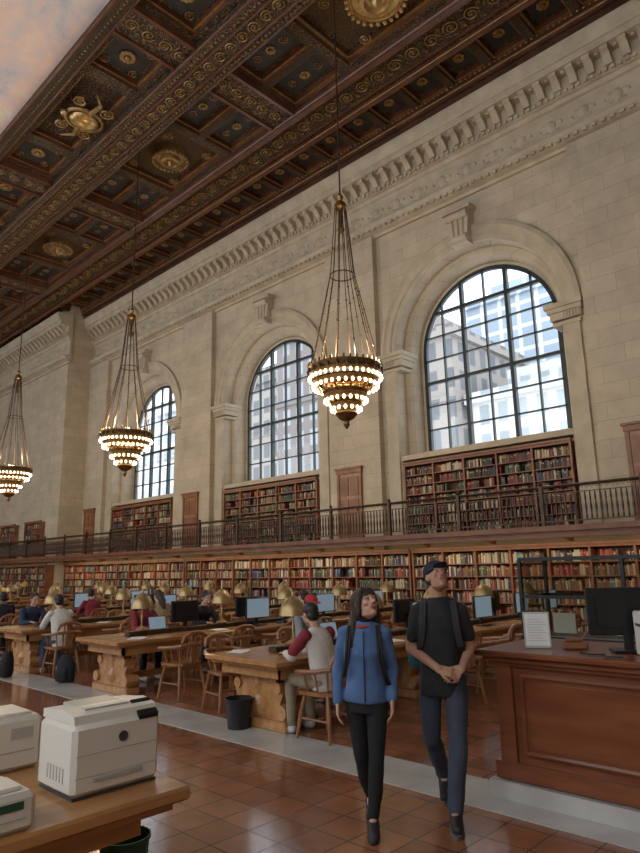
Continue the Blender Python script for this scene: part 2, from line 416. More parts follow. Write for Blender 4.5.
def bookcase(name,x0,x1,yf,depth,z0,z1,nsh,sec,pal,par=None):
    e=empty(name); t=MB(); yb=yf+depth
    t.box(x0,x1,yb-.03,yb,z0,z1)
    n=max(1,round((x1-x0)/sec)); sec=(x1-x0)/n
    for i in range(n+1):
        x=x0+sec*i; t.box(x-.025,x+.025,yf-.012,yb,z0,z1)
    t.box(x0-.03,x1+.03,yf-.03,yb,z1,z1+.06); t.box(x0-.04,x1+.04,yf-.07,yf+.05,z1+.06,z1+.12)
    t.box(x0-.03,x1+.03,yf-.02,yb,z0,z0+.12)
    zs=[z0+.12+(z1-z0-.12)*i/nsh for i in range(nsh)]
    sh=(z1-z0-.12)/nsh
    for z in zs: t.box(x0,x1,yf,yb-.02,z-.02,z+.005)
    t.build("case_frame",[caseW],e,smooth=False)
    make_books("books",x0+.03,x1-.02,yf+.03,[(z+.006,sh-.03) for z in zs],sec,pal,e)
    return e
for c in CX: bookcase("gallery_bookcase",c-2.58,c+2.62,16.0,.42,2.505,4.68,7,1.05,PAL1)
bookcase("gallery_bookcase",-36.2,-34.2,14.36,.23,2.53,4.3,6,1.0,PAL1)
bookcase("gallery_bookcase",-39.6,-37.6,14.36,.23,2.53,4.3,6,1.0,PAL1)
for (a,b) in ((-32.55,-22.06),(-21.94,-11.06),(-10.94,-.06),(.06,XR-.1)): bookcase("wall_bookcase",a,b,15.05,.4,0,2.05,6,1.0,PAL2,)
bookcase("wall_bookcase",XE+.1,-32.75,14.18,.4,0,2.05,6,1.0,PAL2)
# ------------------------------------------------------------------ gallery
g=empty("gallery_balcony"); t=MB()
GX0,GX1=XE,XR
t.box(XL,GX1,14.15,WY-.25,2.36,2.5); t.box(GX0,XL,14.15,PY-.01,2.36,2.5); t.box(GX0,GX1,14.08,14.2,2.4,2.52); t.box(GX0,GX1,14.18,14.3,2.26,2.4)
x=XL+.3
while x<GX1:
    t.prism([(14.2,2.36),(15.0,2.36),(15.0,2.2),(14.8,2.24),(14.4,2.3)],'x',x,x+.1); x+=2.0
t.build("gallery_deck",[caseW],g,smooth=False)
t=MB()
t.tube([(GX0,14.15,3.39),(GX1,14.15,3.39)],.035,8); t.box(GX0,GX1,14.135,14.165,2.6,2.63); t.box(GX0,GX1,14.14,14.16,3.22,3.24)
bal=[(.014,0),(.024,.05),(.015,.12),(.03,.26),(.015,.38),(.024,.46),(.014,.6)]
x=-44;k=0
while x<1:
    t.lathe(bal,(x,14.15,2.62),6,0,False)
    t.tube([(x+.055,14.15,3.31),(x+.055+.04,14.15,3.345),(x+.055,14.15,3.375),(x+.015,14.15,3.345)],.008,4,0,True)
    x+=.11
x=-44
while x<2:
    t.box(x-.04,x+.04,14.11,14.19,2.5,3.42); t.sph((x,14.15,3.47),.05,8,6); x+=2.2
t.build("gallery_railing",[bronze],g)
# doors on the gallery
def door(i,cx,y,z0,wd=.85,hh=2.2):
    e=empty("door_%d"%i); t=MB()
    t.box(cx-wd/2,cx+wd/2,y-.05,y,z0,z0+hh,0)
    t.box(cx-wd/2-.1,cx-wd/2,y-.08,y,z0,z0+hh+.1,1); t.box(cx+wd/2,cx+wd/2+.1,y-.08,y,z0,z0+hh+.1,1)
    t.box(cx-wd/2-.12,cx+wd/2+.12,y-.1,y,z0+hh,z0+hh+.14,1); t.box(cx-wd/2-.16,cx+wd/2+.16,y-.14,y,z0+hh+.14,z0+hh+.2,1)
    for (a,b) in ((.12,.7),(.82,1.35),(1.47,2.08)):
        for s0 in (-1,1):
            xa=cx+(s0*wd/4)-wd/5; t.box(xa,xa+wd/2.5,y-.075,y-.05,z0+a,z0+b,1)
    t.sph((cx+wd/2-.1,y-.1,z0+1),.035,8,6,2)
    t.build("door_panel",[oak2,caseW,brass],e,smooth=False)
for i in range(3): door(i+1,-13.9-8.95*i,WY-.225,2.505)
door(4,-4.65,WY-.225,2.505)
# ------------------------------------------------------------------ ceiling
ce=empty("ceiling"); t=MB()   # 0 wood 1 carvA 2 carvB 3 blue 4 gold 5 lattice 6 red 7 bright gold
def coffer(x0,x1,y0,y1,z=ZC,rim=.12,mr=2,mp=3,dep=(.12,.16),ins=(.07,.08)):
    def rc(i,z): return [(x0+i,y0+i,z),(x1-i,y0+i,z),(x1-i,y1-i,z),(x0+i,y1-i,z)]
    R=[(rc(0,z),None),(rc(rim,z),mr)]
    i=rim; zz_=z
    for k,(d,s_) in enumerate(zip(dep,ins)):
        zz_+=d; R.append((rc(i,zz_),6)); i+=s_; R.append((rc(i,zz_),4 if k==0 else 1))
    for k in range(1,len(R)):
        A=R[k-1][0];Bq=R[k][0]
        t.add(A+Bq,[(a,(a+1)%4,4+(a+1)%4,4+a) for a in range(4)],R[k][1])
    t.add(R[-1][0],[(0,1,2,3)],mp)
    return zz_
def rosette(x,y,z,r,n=8,mi=4):
    for i in range(n):
        a=2*PI*i/n; t.sph((x+r*.55*math.cos(a),y+r*.55*math.sin(a),z-r*.12),(r*.3,r*.3,r*.16),6,4,mi)
    t.sph((x,y,z-r*.2),(r*.28,r*.28,r*.25),8,5,mi)
def scroll(x,y,z,r,flip=1,ph=0,mi=4,th=.03):
    P=[]
    for i in range(22):
        k=i/21; a=ph+k*3.6*PI*flip; rr=r*(1-k*.85)
        P.append((x+rr*math.cos(a),y+rr*math.sin(a),z))
    t.tube(P,[th*(1-.4*i/21) for i in range(22)],5,mi)
    t.sph((x,y,z),(r*.2,r*.2,.05),6,4,mi)
# outer timber cornice against the stone
t.box(XE,XR,15.3,16.1,15.42,15.6,0); t.box(XE,XR,15.2,15.6,15.6,15.85,0)
sx=8.95/7
x=-9.3+sx/2-sx*29
xs=[]
while x<XR-1: xs.append(x); x+=sx
for x in xs:
    zt=coffer(x,x+sx,13.75,15.25,mr=2,mp=3); rosette(x+sx/2,14.5,zt,.22)
for yb,hh_ in ((13.75,.2),(15.25,.14),(12.5,.22)):
    t.box(XE,XR,yb-.07,yb+.07,ZC-hh_,ZC+.05,6)
    for s in (-1,1): t.tube([(XE,yb+s*.08,ZC-hh_+.05),(XR,yb+s*.08,ZC-hh_+.05)],.014,5,4)
# scroll frieze
t.box(XE,XR,12.57,13.68,ZC-.02,ZC+.1,1)
for yy in (12.72,13.53): t.box(XE,XR,yy-.03,yy+.03,ZC-.06,ZC,6)
x=-44;k=0
while x<XR:
    scroll(x,13.12,ZC-.05,.23,1 if k%2 else -1,PI*(k%2),th=.024)
    t.tube([(x+.23,13.12+(.2 if k%2 else -.2),ZC-.05),(x+.29,13.12,ZC-.06),(x+.34,13.12+(.2 if k%2 else -.2),ZC-.05)],.018,5,4)
    rosette(x+.31,13.12+(.2 if k%2 else -.2),ZC-.04,.07,5)
    x+=.62;k+=1
# main panels
CP=8.95
for k in range(-1,5):
    c=-8.75-CP*k     # panel centre
    a,b=c-CP/2,c+CP/2
    # cross beam
    t.box(a-.5,a+.5,6.76,12.4,ZC-.12,ZC+.1,1); t.box(a-.55,a-.45,6.76,12.4,ZC-.2,ZC,6); t.box(a+.45,a+.55,6.76,12.4,ZC-.2,ZC,6)
    y=7.0; j=0
    while y<12.2:
        scroll(a,y,ZC-.15,.19,1 if j%2 else -1,PI/2,th=.02); y+=.5;j+=1
    a+=.5;b-=.5
    # band C : y 9.75..12.45
    w3=2.2
    coffer(a,a+w3,9.75+1.35,12.45,mr=2,mp=3); coffer(a,a+w3,9.75,9.75+1.35,mr=2,mp=3)
    coffer(b-w3,b,9.75+1.35,12.45,mr=2,mp=3); coffer(b-w3,b,9.75,9.75+1.35,mr=2,mp=3)
    for xx in (a+w3/2,b-w3/2):
        for yy in (10.42,11.78):
            rosette(xx,yy,ZC+.28,.21)
            for dx in (-.52,.52): scroll(xx+dx,yy,ZC+.26,.15,1 if dx>0 else -1,th=.018)
    zt=coffer(a+w3,b-w3,9.75,12.45,rim=.25,mr=1,mp=5,dep=(.16,.14),ins=(.1,.1))
    cx=(a+b)/2+(.4 if k==0 else 0); cy=11.1; G=7 if k==0 else 4; q8=.78 if k==0 else .6
    t.lathe([(1.0*q8,.3),(.98*q8,.1),(.85*q8,.04),(.8*q8,.12),(.6*q8,.12),(.55*q8,-.02),(.4*q8,-.06),(.32*q8,.06),(.2*q8,.06),(.12*q8,-.1),(.02,-.16)],(cx,cy,ZC),24,G)
    for i in range(26):
        an=2*PI*i/26; t.sph((cx+.98*q8*math.cos(an),cy+.98*q8*math.sin(an),ZC+.05),(.065,.065,.07),6,4,G)
    for s0 in (-1,1):
        scroll(cx+s0*1.05,cy-.8,ZC+.1,.18,s0,th=.022); scroll(cx+s0*1.05,cy+.8,ZC+.1,.18,-s0,th=.022)
    # frame band E : y 6.6..8.7
    w4=1.9
    for (u0,u1) in ((a,a+w4),(b-w4,b)):
        zt=coffer(u0,u1,6.75,8.65,rim=.2,mr=1,mp=3); rosette((u0+u1)/2,7.7,zt,.3,10)
        scroll(u0+.45,7.25,zt-.03,.15,1,th=.018); scroll(u1-.45,7.25,zt-.03,.15,-1,th=.018); scroll(u0+.45,8.15,zt-.03,.15,-1,th=.018); scroll(u1-.45,8.15,zt-.03,.15,1,th=.018)
    coffer(a+w4,b-w4,6.75,8.65,rim=.25,mr=1,mp=1)
    # cartouche
    cx=(a+b)/2; cy=7.9
    t.sph((cx,cy,ZC-.05),(.38,.46,.2),14,8,7); t.tube([(cx+.48*math.cos(u),cy+.58*math.sin(u),ZC-.02) for u in [2*PI*i/20 for i in range(20)]],.06,6,4,True)
    for s0 in (-1,1):
        scroll(cx+s0*.7,cy+.38,ZC,.25,s0,th=.04); scroll(cx+s0*.68,cy-.45,ZC,.22,-s0,th=.04)
        t.limb([(cx+s0*.46,cy,ZC-.05),(cx+s0*.92,cy+.1,ZC),(cx+s0*1.25,cy-.2,ZC+.02)],[.08,.06,.025],8,4)
    t.sph((cx,cy-.66,ZC-.1),(.13,.11,.11),8,6,7)
for (y0,y1,zb,zt_,mi) in ((8.65,9.75,ZC-.3,ZC+.1,1),(6.35,6.75,ZC-.12,ZC+.5,2),(12.4,12.6,ZC-.2,ZC+.1,6)):
    t.box(XE,XR,y0,y1,zb,zt_,mi)
    for yy in (y0,y1): t.tube([(XE,yy,zb+.03),(XR,yy,zb+.03)],.045,6,6)
for yy in (8.95,9.45): t.box(XE,XR,yy-.03,yy+.03,ZC-.34,ZC-.3,6)
x=-44;k=0
while x<XR:
    scroll(x,9.2,ZC-.33,.18,1 if k%2 else -1,PI*(k%2),th=.018); x+=.48;k+=1
for (ye,) in ((13.95,),(15.05,),(8.8,),(9.6,),(6.55,)):
    x=-44
    while x<-2:
        t.sph((x,ye,ZC-(.02 if ye>10 else (.32 if ye>8 else .14))),(.04,.035,.035),5,3,4); x+=.16
t.build("ceiling_coffers",[cw,carvA,carvB,cblue,gold,carvC,redw,goldb],ce,recalc=False)
t=MB(); t.box(XE,XR,-8,2.0,ZC-.1,ZC+.3,0); t.box(XE,XR,-8,WY+1,ZC+.75,ZC+.85,0); t.build("ceiling_roof",[cw],ce,smooth=False)
t=MB(); t.box(XE,XR,2.0,6.4,ZC+.12,ZC+.3,0); t.build("ceiling_mural",[muralm],ce,smooth=False)
# ------------------------------------------------------------------ chandeliers
def chandelier_mesh():
    t=MB()
    t.tube([(0,0,10.3),(0,0,4.2)],.018,6,2)
    t.lathe([(.02,4.4),(.08,4.3),(.05,4.2),(.13,4.12),(.15,4.02),(.06,3.95),(.04,3.6),(.09,3.5),(.03,3.4)],(0,0,0),12,0)
    for i in range(12):
        a=2*PI*i/12; t.tube([(.12*math.cos(a),.12*math.sin(a),4.05),(.27*math.cos(a),.27*math.sin(a),2.4),(.72*math.cos(a),.72*math.sin(a),.32)],.012,4,2)
        for j in range(5):
            q0=j/5; rr=.27+(.45)*q0; zq=2.4-2.08*q0
            t.sph((rr*math.cos(a),rr*math.sin(a),zq),.024,5,4,2)
    t.tube([(.27*math.cos(a),.27*math.sin(a),2.4) for a in [2*PI*i/24 for i in range(24)]],.013,5,2,True)
    def tier(r,z,nb,hh):
        t.lathe([(r-.10,z),(r+.02,z-.02),(r+.05,z+.06),(r+.02,z+.1),(r+.06,z+hh),(r-.02,z+hh+.02),(r-.10,z+hh-.02)],(0,0,0),40,0,False)
        for i in range(nb):
            a=2*PI*i/nb
            t.sph((( r+.04)*math.cos(a),(r+.04)*math.sin(a),z-.05),(.032,.032,.045),7,5,1)
            t.sph(((r+.05)*math.cos(a),(r+.05)*math.sin(a),z+hh+.03),(.028,.028,.055),5,4,0)
    tier(.72,.10,36,.2); tier(.64,-.08,30,.10); tier(.40,-.38,20,.16); tier(.27,-.56,14,.1)
    for i in range(10):
        a=2*PI*i/10
        t.tube([(.66*math.cos(a),.66*math.sin(a),.1),(.5*math.cos(a),.5*math.sin(a),-.2),(.38*math.cos(a),.38*math.sin(a),-.3),(.2*math.cos(a),.2*math.sin(a),-.6),(.05*math.cos(a),.05*math.sin(a),-.85)],.02,5,0)
    t.lathe([(.02,-.6),(.2,-.62),(.24,-.7),(.16,-.8),(.06,-.86),(.07,-.93),(.02,-1.02)],(0,0,0),14,0)
    for i in range(24):
        a=2*PI*i/24; t.sph((.78*math.cos(a),.78*math.sin(a),.2),(.035,.035,.06),6,4,2)
    return t.mesh("chandelier",[chbr,bulbm,bronze])
cm=chandelier_mesh()
for i in range(3):
    X=-8.63-8.95*i
    obj("chandelier",cm,None,(X,9.8,5.52))
    l=bpy.data.lights.new("chandelier_glow",'POINT'); l.energy=320; l.color=(1,.74,.44); l.shadow_soft_size=.06
    lo=obj("chandelier_glow",l,None,(X,9.8,6.2))
# ------------------------------------------------------------------ tables
TL=7.7
def table_mesh(L=TL,W=1.25,rail=True):
    t=MB(); hw=W/2
    t.bbox(-hw,hw,0,L,.70,.76,.012)
    t.box(-hw+.05,hw-.05,.06,L-.06,.67,.70); 
    t.box(-hw+.1,-hw+.14,.15,L-.15,.56,.68); t.box(hw-.14,hw-.1,.15,L-.15,.56,.68); t.box(-hw+.1,hw-.1,.15,.19,.56,.68); t.box(-hw+.1,hw-.1,L-.19,L-.15,.56,.68)
    n=max(2,int(round(L/2.3))+1)
    half=[(.0,.10),(.40,.10),(.47,.13),(.50,.20),(.44,.24),(.38,.22),(.36,.28),(.40,.36),(.38,.45),(.30,.50),(.31,.57),(.42,.60),(.48,.68),(.0,.68)]
    poly=half+[(-x,z) for (x,z) in reversed(half[1:-1])]
    for i in range(n):
        y=.35+(L-.7)*i/(n-1)
        t.prism(poly,'y',y-.06,y+.06); t.bbox(-.5,.5,y-.11,y+.11,.0,.11,.015)
        for s in (-1,1):
            t.tube([(s*.42,y-.1,.2),(s*.42,y+.1,.2)],.075,10); t.tube([(s*.34,y-.09,.44),(s*.34,y+.09,.44)],.06,10)
            t.tube([(s*.40,y-.09,.6),(s*.40,y+.09,.6)],.05,8)
        t.lathe([(.09,.14),(.12,.25),(.07,.34),(.1,.5),(.13,.6)],(0,y,0),10)
    t.box(-.05,.05,.35,L-.35,.16,.24)
    if rail: t.bbox(-.07,.07,.5,L-.3,.76,.83,.01,1)
    return t.mesh("reading_table",[oak,bronze])
tm=table_mesh()
TX=[-5.88-3.27*k for k in range(10)]
for x in TX: obj("reading_table",tm,None,(x,4.75,0))
# lamp
def lamp_mesh():
    t=MB()
    t.lathe([(.09,0),(.095,.02),(.05,.04),(.02,.06),(.014,.1),(.022,.2),(.012,.24),(.012,.40)],(0,0,0),14,0)
    t.lathe([(.175,.33),(.172,.345),(.155,.42),(.11,.50),(.05,.545),(.02,.555),(.018,.60),(.004,.62)],(0,0,0),20,0,False)
    t.lathe([(.170,.332),(.150,.415),(.105,.492),(.045,.535)],(0,0,0),20,2,False)
    t.sph((.0,0,.42),(.035,.035,.05),8,6,1)
    return t.mesh("desk_lamp",[brass,bulbl,white])
lm=lamp_mesh()
for x in TX:
    for j in range(5): obj("desk_lamp",lm,None,(x,5.55+1.5*j+rnd(-.05,.05),.83))
# monitors
def monitor_mesh(scr):
    t=MB()
    t.bbox(-.11,.11,-.09,.09,0,.02,.006); t.box(-.03,.03,.03,.06,.01,.25); t.bbox(-.26,.26,-.01,.035,.12,.46,.008)
    t.box(-.2,.2,.03,.06,.18,.4)
    t.box(-.245,.245,-.013,-.010,.135,.445,1)
    return t.mesh("computer_monitor",[black,scr])
m1=monitor_mesh(screen)
# facing +X : local -Y -> +X => rz = +90deg
for (x,y,rz) in [(-5.7,7.85,90),(-6.1,8.25,-90),(-5.7,9.5,90),(-5.7,10.8,95),(-5.7,11.9,90),(-6.1,10.9,-90),
                 (-9.3,6.45,-90),(-9.3,7.8,-90),(-9.0,7.6,90),(-9.0,9.3,92),(-9.3,9.3,-90),(-9.0,10.8,90),(-12.6,7.7,-90),(-12.2,7.8,90),(-15.6,7.7,90),(-15.6,9.2,90)]:
    x2=x+(.12 if rz>0 else -.12)
    obj("computer_monitor",m1,None,(x2,y,.761),math.radians(rz))
# chairs
def chair_mesh():
    t=MB()
    # seat (D shape), front is -Y
    S=[(-.22,-.2),(-.2,-.23),(.2,-.23),(.22,-.2),(.21,.1),(.15,.2),(0,.23),(-.15,.2),(-.21,.1)]
    t.prism(S,'z',.43,.465)
    for sx_,sy in ((-1,-1),(1,-1),(-1,1),(1,1)):
        t.tube([(sx_*.17,sy*.16,.44),(sx_*.2,sy*.2,.24),(sx_*.23,sy*.235,0)],[.02,.024,.015],8)
    t.tube([(-.2,-.2,.2),(-.2,.2,.2)],.011,6); t.tube([(.2,-.2,.2),(.2,.2,.2)],.011,6); t.tube([(-.2,0,.2),(.2,0,.2)],.011,6)
    arm=[(-.27,-.2,.66),(-.28,-.05,.67),(-.27,.1,.68),(-.2,.22,.70),(0,.27,.71),(.2,.22,.70),(.27,.1,.68),(.28,-.05,.67),(.27,-.2,.66)]
    t.tube(arm,[.02,.024,.024,.026,.028,.026,.024,.024,.02],8)
    top=[(-.2,.235,.74),(-.17,.27,.83),(-.08,.295,.865),(0,.30,.87),(.08,.295,.865),(.17,.27,.83),(.2,.235,.74)]
    t.tube(top,[.018,.024,.028,.03,.028,.024,.018],8)
    for x,y in ((-.24,-.1),(-.24,.06),(-.18,.17),(-.09,.22),(0,.24),(.09,.22),(.18,.17),(.24,.06),(.24,-.1)):
        t.tube([(x*.82,y*.85,.45),(x*1.08,y*1.08,.68)],.011,6)
    for x in (-.1,0,.1): t.tube([(x,.265,.7),(x,.292,.86)],.014,6)
    t.prism([(-.04,.46),(.04,.46),(.06,.6),(.035,.7),(.05,.85),(-.05,.85),(-.035,.7),(-.06,.6)],'y',.24,.26)
    return t.mesh("wooden_armchair",[oak2])
chm=chair_mesh()
occupied={}
def chair(x,y,rz): return obj("wooden_armchair",chm,None,(x,y,0),rz)
# ------------------------------------------------------------------ people
wrinkle=bpy.data.textures.new("cloth_folds",'CLOUDS'); wrinkle.noise_scale=.11; wrinkle.noise_depth=1
def vox(mb,name,mats,voxel,parent,it=4,fold=0):
    me=mb.mesh(name,mats,False); o=obj(name,me)
    md=o.modifiers.new("r",'REMESH'); md.mode='VOXEL'; md.voxel_size=voxel
    sm=o.modifiers.new("s",'SMOOTH'); sm.factor=.5; sm.iterations=it
    if fold:
        dm=o.modifiers.new("d",'DISPLACE'); dm.texture=wrinkle; dm.strength=fold; dm.mid_level=.42; dm.texture_coords='LOCAL'
    dg=bpy.context.evaluated_depsgraph_get(); dg.update()
    nm=bpy.data.meshes.new_from_object(o.evaluated_get(dg))
    o.modifiers.clear(); o.data=nm; nm.name=name
    nm.materials.clear()
    for m in mats: nm.materials.append(m)
    nm.polygons.foreach_set("use_smooth",[True]*len(nm.polygons))
    if len(mats)==1: nm.polygons.foreach_set("material_index",[0]*len(nm.polygons))
    if parent: o.parent=parent
    return o
skinA=mk("skin_light",(.50,.29,.20),(.58,.35,.25),6,.5)
skinB=mk("skin_tan",(.40,.21,.13),(.47,.26,.17),6,.5)
skinC=mk("skin_brown",(.16,.08,.05),(.2,.1,.06),6,.5)
hairD=mk("hair_dark_brown",(.025,.012,.008),(.06,.03,.018),30,.45,bump=.6,bscale=60,stretch=(4,4,.6))
hairB=mk("hair_black",(.01,.009,.009),(.025,.02,.018),30,.45,bump=.5,bscale=60)
def cloth(n,c,k=1.35,b=.5): return mk(n,c,tuple(min(1,i*k) for i in c),9,.85,bump=b,bscale=11)
lipm=mk("lips",(.36,.14,.11),rough=.5); eyew=mk("eye_white",(.6,.57,.54),rough=.3)
def hand(t,wr,d,nrm,sz=1,curl=.35,side=1):
    """side=+1: thumb toward cross(d,nrm)"""
    d=Vector(d).normalized(); nrm=Vector(nrm); nrm=(nrm-d*nrm.dot(d)).normalized(); s=d.cross(nrm)*side; wr=Vector(wr)
    # palm
    for k in range(4):
        o=(k-1.5)*.02*sz
        t.limb([wr+s*o*.6,wr+d*.085*sz+s*o],[.016*sz,.0125*sz],8)
    L=[.062,.075,.07,.055]  # index..little ; index on thumb side
    for k in range(4):
        o=(1.5-k)*.0215*sz; b=wr+d*.085*sz+s*o; dd=d.copy(); ax=s*(1)
        pts=[b];rr=[.0105*sz]
        seg=[.45,.32,.25]
        cr=curl*(1+.12*k)
        for j in range(3):
            dd=(dd*math.cos(cr)+nrm*math.sin(cr)); dd.normalize()
            b=b+(dd+s*(1.5-k)*.04)*L[k]*seg[j]*1.1*sz; pts.append(b); rr.append((.0095-.0011*j)*sz)
        t.limb(pts,rr,8)
    b=wr+d*.025*sz+s*.026*sz; td=(d*.7+s*.65+nrm*.3).normalized()
    p1=b+td*.035*sz; p2=p1+(d*.85+s*.3+nrm*.35).normalized()*.03*sz; p3=p2+(d*.95+nrm*.35).normalized()*.022*sz
    t.limb([b,p1,p2,p3],[.015*sz,.0125*sz,.0105*sz,.009*sz],8)
def headM(c,yaw=0,pitch=0,roll=0):
    return Matrix.Translation(Vector(c))@Matrix.Rotation(math.radians(yaw),4,'Z')@Matrix.Rotation(-math.radians(pitch),4,'X')@Matrix.Rotation(math.radians(roll),4,'Y')
def head_prims(t,M,fem=False):
    o=t.M; t.M=M if o is None else o@M
    t.sph((0,.012,.03),(.074,.094,.088),16,12)
    t.sph((0,-.018,-.03),(.062 if not fem else .058,.072,.082),16,12)
    t.sph((0,-.058,-.088),(.03,.026,.022),10,8)
    t.limb([(-.045,-.01,-.07),(0,-.055,-.092),(.045,-.01,-.07)],[.022,.02,.022],8)
    t.limb([(0,-.086,.012),(0,-.112,-.022)],[.008,.0125],8); t.sph((-.011,-.1,-.026),.009,8,6); t.sph((.011,-.1,-.026),.009,8,6)
    t.limb([(-.04,-.076,.028),(-.012,-.086,.026)],[.009,.009],6); t.limb([(.04,-.076,.028),(.012,-.086,.026)],[.009,.009],6)
    for s in (-1,1): t.sph((s*.075,.008,-.002),(.011,.02,.032),8,6); t.sph((s*.042,-.062,-.02),(.02,.018,.018),8,6)
    t.M=o
def face_parts(M,parent,browm):
    t=MB(); t.M=M
    for s in (-1,1): t.sph((s*.03,-.0815,.008),(.0125,.008,.006),10,6,0); t.sph((s*.03,-.0875,.008),(.0055,.004,.0055),8,6,1)
    for s in (-1,1): t.limb([(s*.046,-.080,.034),(s*.030,-.088,.039),(s*.017,-.0905,.036)],[.003,.0036,.003],6,1)
    t.build("eyes_and_brows",[eyew,browm],parent)
    t=MB(); t.M=M
    t.limb([(-.022,-.083,-.052),(0,-.0915,-.050),(.022,-.083,-.052)],[.003,.0055,.003],8); t.limb([(-.018,-.083,-.058),(0,-.0905,-.060),(.018,-.083,-.058)],[.003,.0055,.003],8)
    t.build("lips",[lipm],parent)

def standing_man():
    e=empty("man_standing",(-2.87,4.24,0),math.radians(34))
    HM=headM((0,-.02,1.625),26,30)
    hipL,knL,anL=(.09,0,.90),(.085,-.17,.49),(.035,-.27,.09)
    hipR,knR,anR=(-.09,.01,.90),(-.10,.06,.48),(-.03,.33,.16)
    shL,elL,wrL=(.16,.01,1.375),(.215,.05,1.11),(.14,-.20,1.0)
    shR,elR,wrR=(-.16,.01,1.375),(-.22,.03,1.11),(-.02,-.235,1.0)
    # continuous body
    t=MB()
    head_prims(t,HM)
    t.limb([(0,.02,1.44),(0,.0,1.56)],[.062,.056])
    t.loft([((0,.0,.84),.13,.09),((0,.0,.95),.15,.10),((0,0,1.08),.13,.09),((0,0,1.25),.15,.10),((0,.01,1.38),.155,.10),((0,.01,1.45),.085,.07)])
    for a,b,c in ((shL,elL,wrL),(shR,elR,wrR)): t.limb([a,b,c],[.048,.042,.028])
    for a,b,c in ((hipL,knL,anL),(hipR,knR,anR)): t.limb([a,b,c],[.075,.05,.038])
    t.limb([anL,(.04,-.38,.05)],[.036,.03]); t.limb([anR,(-.03,.24,.05)],[.036,.03])
    hand(t,wrR,(.75,-.12,-.18),(-.1,.6,-.6),1.0,.45,-1)
    hand(t,wrL,(-.8,-.25,-.25),(.1,.7,-.5),1.0,.5,1)
    vox(t,"body",[skinB],.0062,e,2)
    face_parts(HM,e,hairD)
    # t shirt
    tee=cloth("black_tshirt",(.016,.016,.018))
    t=MB()
    t.loft([((0,0,.79),.168,.128),((0,0,.83),.170,.13),((0,0,.95),.160,.124),((0,0,1.08),.148,.115),((0,-.005,1.25),.168,.122),((0,.0,1.34),.168,.115),((0,.012,1.42),.12,.095),((0,.015,1.475),.074,.072)])
    for a,b in ((shL,elL),(shR,elR)):
        a=Vector(a);b=Vector(b); t.limb([(a.x*.3,.015,1.435),a],[.05,.056]); t.limb([a,a.lerp(b,.4),a.lerp(b,.66)],[.058,.056,.056])
    vox(t,"tshirt",[tee],.009,e,5,.024)
    # jeans
    je=cloth("dark_jeans",(.036,.045,.066))
    t=MB()
    t.loft([((0,.0,.78),.142,.11),((0,.005,.86),.152,.118),((0,0,.97),.145,.11)])
    t.limb([hipL,knL,(.038,-.262,.10)],[.088,.066,.056]); t.limb([hipR,knR,(-.035,.32,.175)],[.088,.066,.056])
    for (x,y,z) in ((.044,-.24,.16),(.05,-.22,.22),(-.045,.27,.23)): t.sph((x,y,z),(.066,.066,.02),10,6)
    vox(t,"jeans",[je],.009,e,3,.020)
    # shoes
    sh=mk("black_sneaker",(.014,.013,.014),rough=.6); so=mk("sole_grey",(.12,.11,.10),rough=.7)
    t=MB()
    t.limb([(.035,-.25,.07),(.042,-.36,.052),(.045,-.43,.045)],[.048,.043,.034]); t.limb([(.035,-.245,.1),(.038,-.28,.09)],[.046,.04])
    t.limb([(-.03,.34,.14),(-.03,.26,.072),(-.035,.18,.045)],[.045,.041,.034])
    vox(t,"shoes",[sh],.008,e,2)
    t=MB(); t.loft([((.04,-.335,.0),.048,.145),((.04,-.335,.028),.049,.147)],24); t.limb([(-.03,.365,.095),(-.03,.26,.03),(-.035,.17,.018)],[.022,.022,.018])
    t.build("shoe_soles",[so],e)
    # hair + cap
    t=MB(); t.M=HM
    t.sph((0,.03,.02),(.079,.09,.075),16,10); vox(t,"hair",[hairD],.007,e,2)
    capm=cloth("navy_cap",(.012,.015,.03))
    t=MB(); t.M=HM
    t.sph((0,.012,.058),(.086,.105,.078),18,12); t.loft([((0,.012,.03),.088,.106),((0,.012,.055),.088,.106)])
    t.sph((0,-.105,.045),(.062,.06,.009),14,6); t.sph((0,.012,.137),.009,8,6)
    vox(t,"cap",[capm],.006,e,2)
    # backpack
    bp=cloth("backpack_teal",(.015,.07,.075)); bk=mk("strap_grey",(.03,.03,.033),rough=.7)
    t=MB(); t.loft([((-.08,.24,.93),.13,.07),((-.08,.25,.97),.18,.10),((-.08,.25,1.2),.185,.11),((-.06,.24,1.36),.14,.09),((-.05,.23,1.42),.09,.05)])
    t.loft([((-.05,.35,.98),.11,.04),((-.05,.36,1.1),.12,.045),((-.05,.35,1.18),.10,.03)])
    vox(t,"backpack",[bp],.012,e,4)
    t=MB()
    for s in (-1,1):
        P=[(s*.10,.16,1.39),(s*.105,.06,1.465),(s*.11,-.05,1.44),(s*.118,-.12,1.35),(s*.125,-.126,1.25),(s*.145,-.098,1.14),(s*.165,.05,1.05),(s*.12,.18,1.0)]
        for o in (-.014,0,.014): t.tube([(x+o,y,z) for x,y,z in P],.010,6)
    t.build("backpack_straps",[bk],e)
    return e
standing_man()
